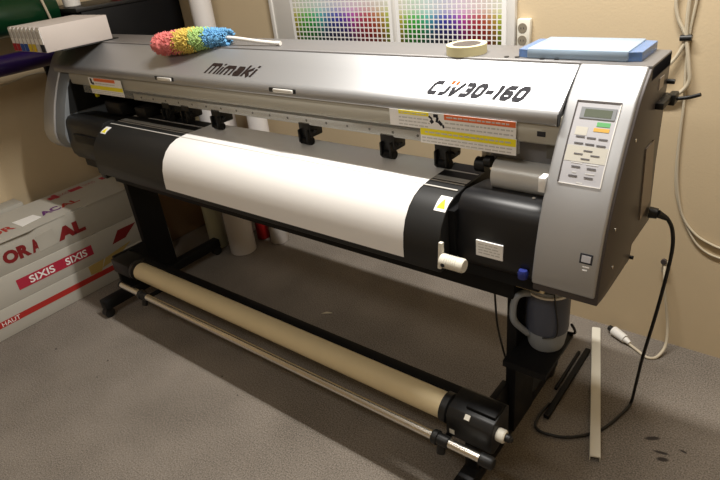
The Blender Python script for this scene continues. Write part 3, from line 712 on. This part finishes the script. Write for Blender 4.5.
# ------------------------------------------------------------------ sockets and cables on the back wall
S = thing('wall_socket', (1.918, .94, 1.10), 'white double wall socket beside the colour chart board', 'socket')
MB().box(1.893, 1.943, .925, .9475, 1.100, 1.205, .005).build('socket_plate', MT['outlet'], S)
for z in (1.132, 1.174):
    MB().lathe([(0,0),(.0165,0),(.0175,.002)], (1.915,.9235,z), (0,1,0), 24).build('socket_well', MT['hole'], S)
    MB().box(1.909, 1.911, .9225, .924, z-.003, z+.003).box(1.919, 1.921, .9225, .924, z-.003, z+.003).build('socket_pins', MT['ink'], S)
Q = thing('cable_clip', (2.487, .94, .33), 'small pale clip low on the wall holding the extension lead', 'cable clip')
MB().box(2.478, 2.500, .930, .9475, .318, .362, .004).build('clip_base', MT['cablew'], Q)
MB().lathe([(0,0),(.010,.0),(.010,.012)], (2.484,.921,.366), (0,1,0), 22).build('clip_head', MT['dark'], Q)
tag(MB().tube([(2.41,.935,2.68),(2.405,.935,1.9),(2.40,.935,1.45),(2.40,.935,1.30),(2.398,.935,1.25),(2.41,.935,1.205),(2.428,.935,1.172),(2.440,.935,1.145),(2.425,.932,1.10),(2.408,.928,1.072),(2.385,.92,1.05)], .0055, 8).build('grey_cable', MT['cablew']), 'pale cable curving from the black tie down behind the printer', 'cable')
tag(MB().tube([(2.432,.934,2.68),(2.434,.934,1.9),(2.437,.934,1.42),(2.434,.934,1.26),(2.438,.934,1.17),(2.446,.932,1.13),(2.462,.93,1.06),(2.468,.93,1.02),(2.455,.93,.99),(2.43,.93,.972),(2.38,.93,.965)], .0062, 8).build('grey_cable', MT['cablew']), 'thicker pale cable looping back behind the black side lever', 'cable')
tag(MB().tube([(2.45,.941,2.68),(2.455,.941,1.9),(2.456,.941,1.42),(2.452,.941,1.26),(2.447,.941,1.16),(2.452,.941,1.05),(2.462,.941,.95),(2.466,.941,.85),(2.472,.941,.75),(2.485,.941,.655),(2.512,.941,.56),(2.55,.941,.505),(2.60,.941,.472),(2.68,.941,.455),(2.85,.941,.47),(3.5,.941,.46),(4.2,.941,.46)], .0045, 8).build('grey_cable', MT['cablew']), 'thin grey cable running down the wall then off to the right', 'cable')
tag(MB().tube([(2.462,.9435,.95),(2.468,.9435,.75),(2.485,.9435,.63),(2.53,.9435,.52),(2.59,.9435,.44),(2.68,.9435,.415),(2.85,.9435,.42),(3.5,.9435,.425),(4.2,.9435,.425)], .004, 8).build('grey_cable', MT['cablew']), 'lower of the two grey cables sagging at the right edge', 'cable')
tag(MB().cyl((2.424,.932,1.148),(2.456,.932,1.150), .0095, 14).build('cable_tie', MT['cableb']), 'black tie around the pale cables on the back wall', 'cable tie')
tag(MB().tube([(-.455,-.02,1.03),(-.455,.08,1.034),(-.455,.2,1.052),(-.455,.30,1.045),(-.455,.42,1.04)], .004, 8).build('grey_cable', MT['cablew']), 'pale cable along the left wall beside the left end cover', 'cable')
wc = thing('extension_lead', (2.45, .86, 0), 'white extension lead from the low wall clip to its plug on the floor', 'extension lead')
MB().tube([(2.490,.925,.350),(2.500,.905,.30),(2.515,.905,.22),(2.535,.905,.12),(2.545,.88,.04),(2.53,.835,.008),(2.50,.815,.006),(2.455,.84,.007),(2.405,.866,.012)], .0055, 10).build('lead', MT['cablew'], wc)
MB().cyl((2.405,.866,.020),(2.352,.897,.020), .0165, 20, .0195).cyl((2.425,.855,.016),(2.405,.866,.019), .008, 16, .013).build('plug_body', MT['white'], wc)
MB().cyl((2.352,.897,.020),(2.332,.909,.020), .012, 16).build('plug_pins', MT['cableb'], wc)
mc = thing('mains_cord', (2.5, .3, 0), 'black mains cord looping from the printer side down to the floor', 'power cord')
MB().tube([(2.548,.394,.812),(2.562,.400,.798),(2.575,.415,.76),(2.580,.43,.69),(2.572,.445,.56),(2.560,.46,.43),(2.542,.48,.26),(2.528,.52,.10),(2.520,.54,.02),(2.512,.50,.0065),(2.472,.372,.0065),(2.40,.290,.0065),(2.328,.264,.0065),(2.29,.275,.0065),(2.28,.33,.0065),(2.286,.40,.0065)], .0052, 10).build('cord', MT['cableb'], mc)
MB().cyl((2.517,.389,.814),(2.538,.391,.813), .0155, 18, .014).cyl((2.538,.391,.813),(2.560,.399,.80), .011, 16, .0065).build('plug', MT['cableb'], mc)
tag(MB().tube([(2.19,.16,.618),(2.196,.155,.56),(2.205,.152,.48),(2.225,.15,.40),(2.236,.16,.34)], .0032, 8).build('thin_cord', MT['cableb']), 'thin black cord hanging from the cross beam beside the right leg', 'cord')

# ------------------------------------------------------------------ things on the floor
TK = thing('cable_trunking', (2.39, .56, 0), 'long white plastic cable trunking lying on the floor by the printer', 'cable trunking')
a = Vector((2.287,.885,0)); b_ = Vector((2.496,.245,0)); d = (b_-a).normalized(); n = Vector((-d.y, d.x, 0))
tk = MB(); wd, ht, th = .016, .017, .0025
prof = [(-wd,0),(-wd,ht),(wd,ht),(wd,0),(wd-th,0),(wd-th,ht-th),(-wd+th,ht-th),(-wd+th,0)]
v0 = [tk.bm.verts.new(a+n*u+Vector((0,0,z+.001))) for u, z in prof]; v1 = [tk.bm.verts.new(b_+n*u+Vector((0,0,z+.001))) for u, z in prof]
m_ = len(prof)
for i in range(m_): j = (i+1) % m_; tk.bm.faces.new((v0[i], v0[j], v1[j], v1[i]))
for q in ((0,1,6,7),(1,2,5,6),(2,3,4,5)):
    tk.bm.faces.new([v0[i] for i in q]); tk.bm.faces.new([v1[i] for i in q][::-1])
tk.build('trunking_channel', MT['ivory'], TK)
lb = MB(); p0, p1 = a+Vector((0,0,.0182)), b_+Vector((0,0,.0182))
lb.hexa([p0-n*wd*.9, p0+n*wd*.9, p1+n*wd*.9, p1-n*wd*.9], (0,0,.0022)); lb.build('trunking_lid', MT['ivory'], TK)
tag(MB().box(2.293, 2.313, .33, .745, .001, .018, .003).build('bar_and_shade', MT['blackmat']), 'black metal bar on the floor between the stand foot and white trunking', 'metal bar')
tag(MB().box(2.272, 2.283, .48, .72, .001, .012, .002).build('bar_and_shade', MT['blackmat']), 'thin short strip of painted shade on the floor beside the longer black bar', 'metal bar')  # dark strip painted in for shade on the floor beside the bar
sp = MB().hexa([(1.205,.405,.001),(1.232,.424,.001),(1.246,.434,.001),(1.218,.428,.001)], (0,0,.003)).build('paper_scrap', MT['scrap']); tag(sp, 'tiny pale paper scrap on the carpet under the printer', 'paper scrap')

# ------------------------------------------------------------------ lights
def area(name, loc, sx, sy, power, col, rot=(0,0,0)):
    l = bpy.data.lights.new(name, 'AREA'); l.shape = 'RECTANGLE'; l.size = sx; l.size_y = sy; l.energy = power; l.color = col
    o = bpy.data.objects.new(name, l); C.objects.link(o); o.location = loc; o.rotation_euler = rot; return o
area('ceiling_lamp', (2.05, .20, 2.62), 1.2, .08, 70, (1., .96, .90))
area('ceiling_lamp', (1.9, -1.7, 2.62), 1.2, .3, 20, (1., .95, .88))
w = bpy.data.worlds.new('World'); SC.world = w; w.use_nodes = True
w.node_tree.nodes['Background'].inputs['Color'].default_value = (.05, .045, .04, 1)

# ------------------------------------------------------------------ camera
yaw, pitch, rol = -0.71564, -0.49337, -0.11697
f = Vector((math.sin(yaw)*math.cos(pitch), math.cos(yaw)*math.cos(pitch), math.sin(pitch)))
r0 = Vector((math.cos(yaw), -math.sin(yaw), 0)); u0 = r0.cross(f)
rv = math.cos(rol)*r0 + math.sin(rol)*u0; uv = -math.sin(rol)*r0 + math.cos(rol)*u0
cam = bpy.data.cameras.new('camera'); co = bpy.data.objects.new('camera', cam); C.objects.link(co)
M3 = Matrix((rv, uv, -f)).transposed(); co.matrix_world = Matrix.Translation((2.8177, -1.1205, 1.5504)) @ M3.to_4x4()
cam.sensor_width = 36; cam.lens = 579.92/720*36; cam.clip_start = .02
SC.camera = co
vs = SC.view_settings; vs.view_transform = 'Standard'; vs.look = 'None'; vs.gamma = 1; vs.use_curve_mapping = False; vs.exposure = 0.0
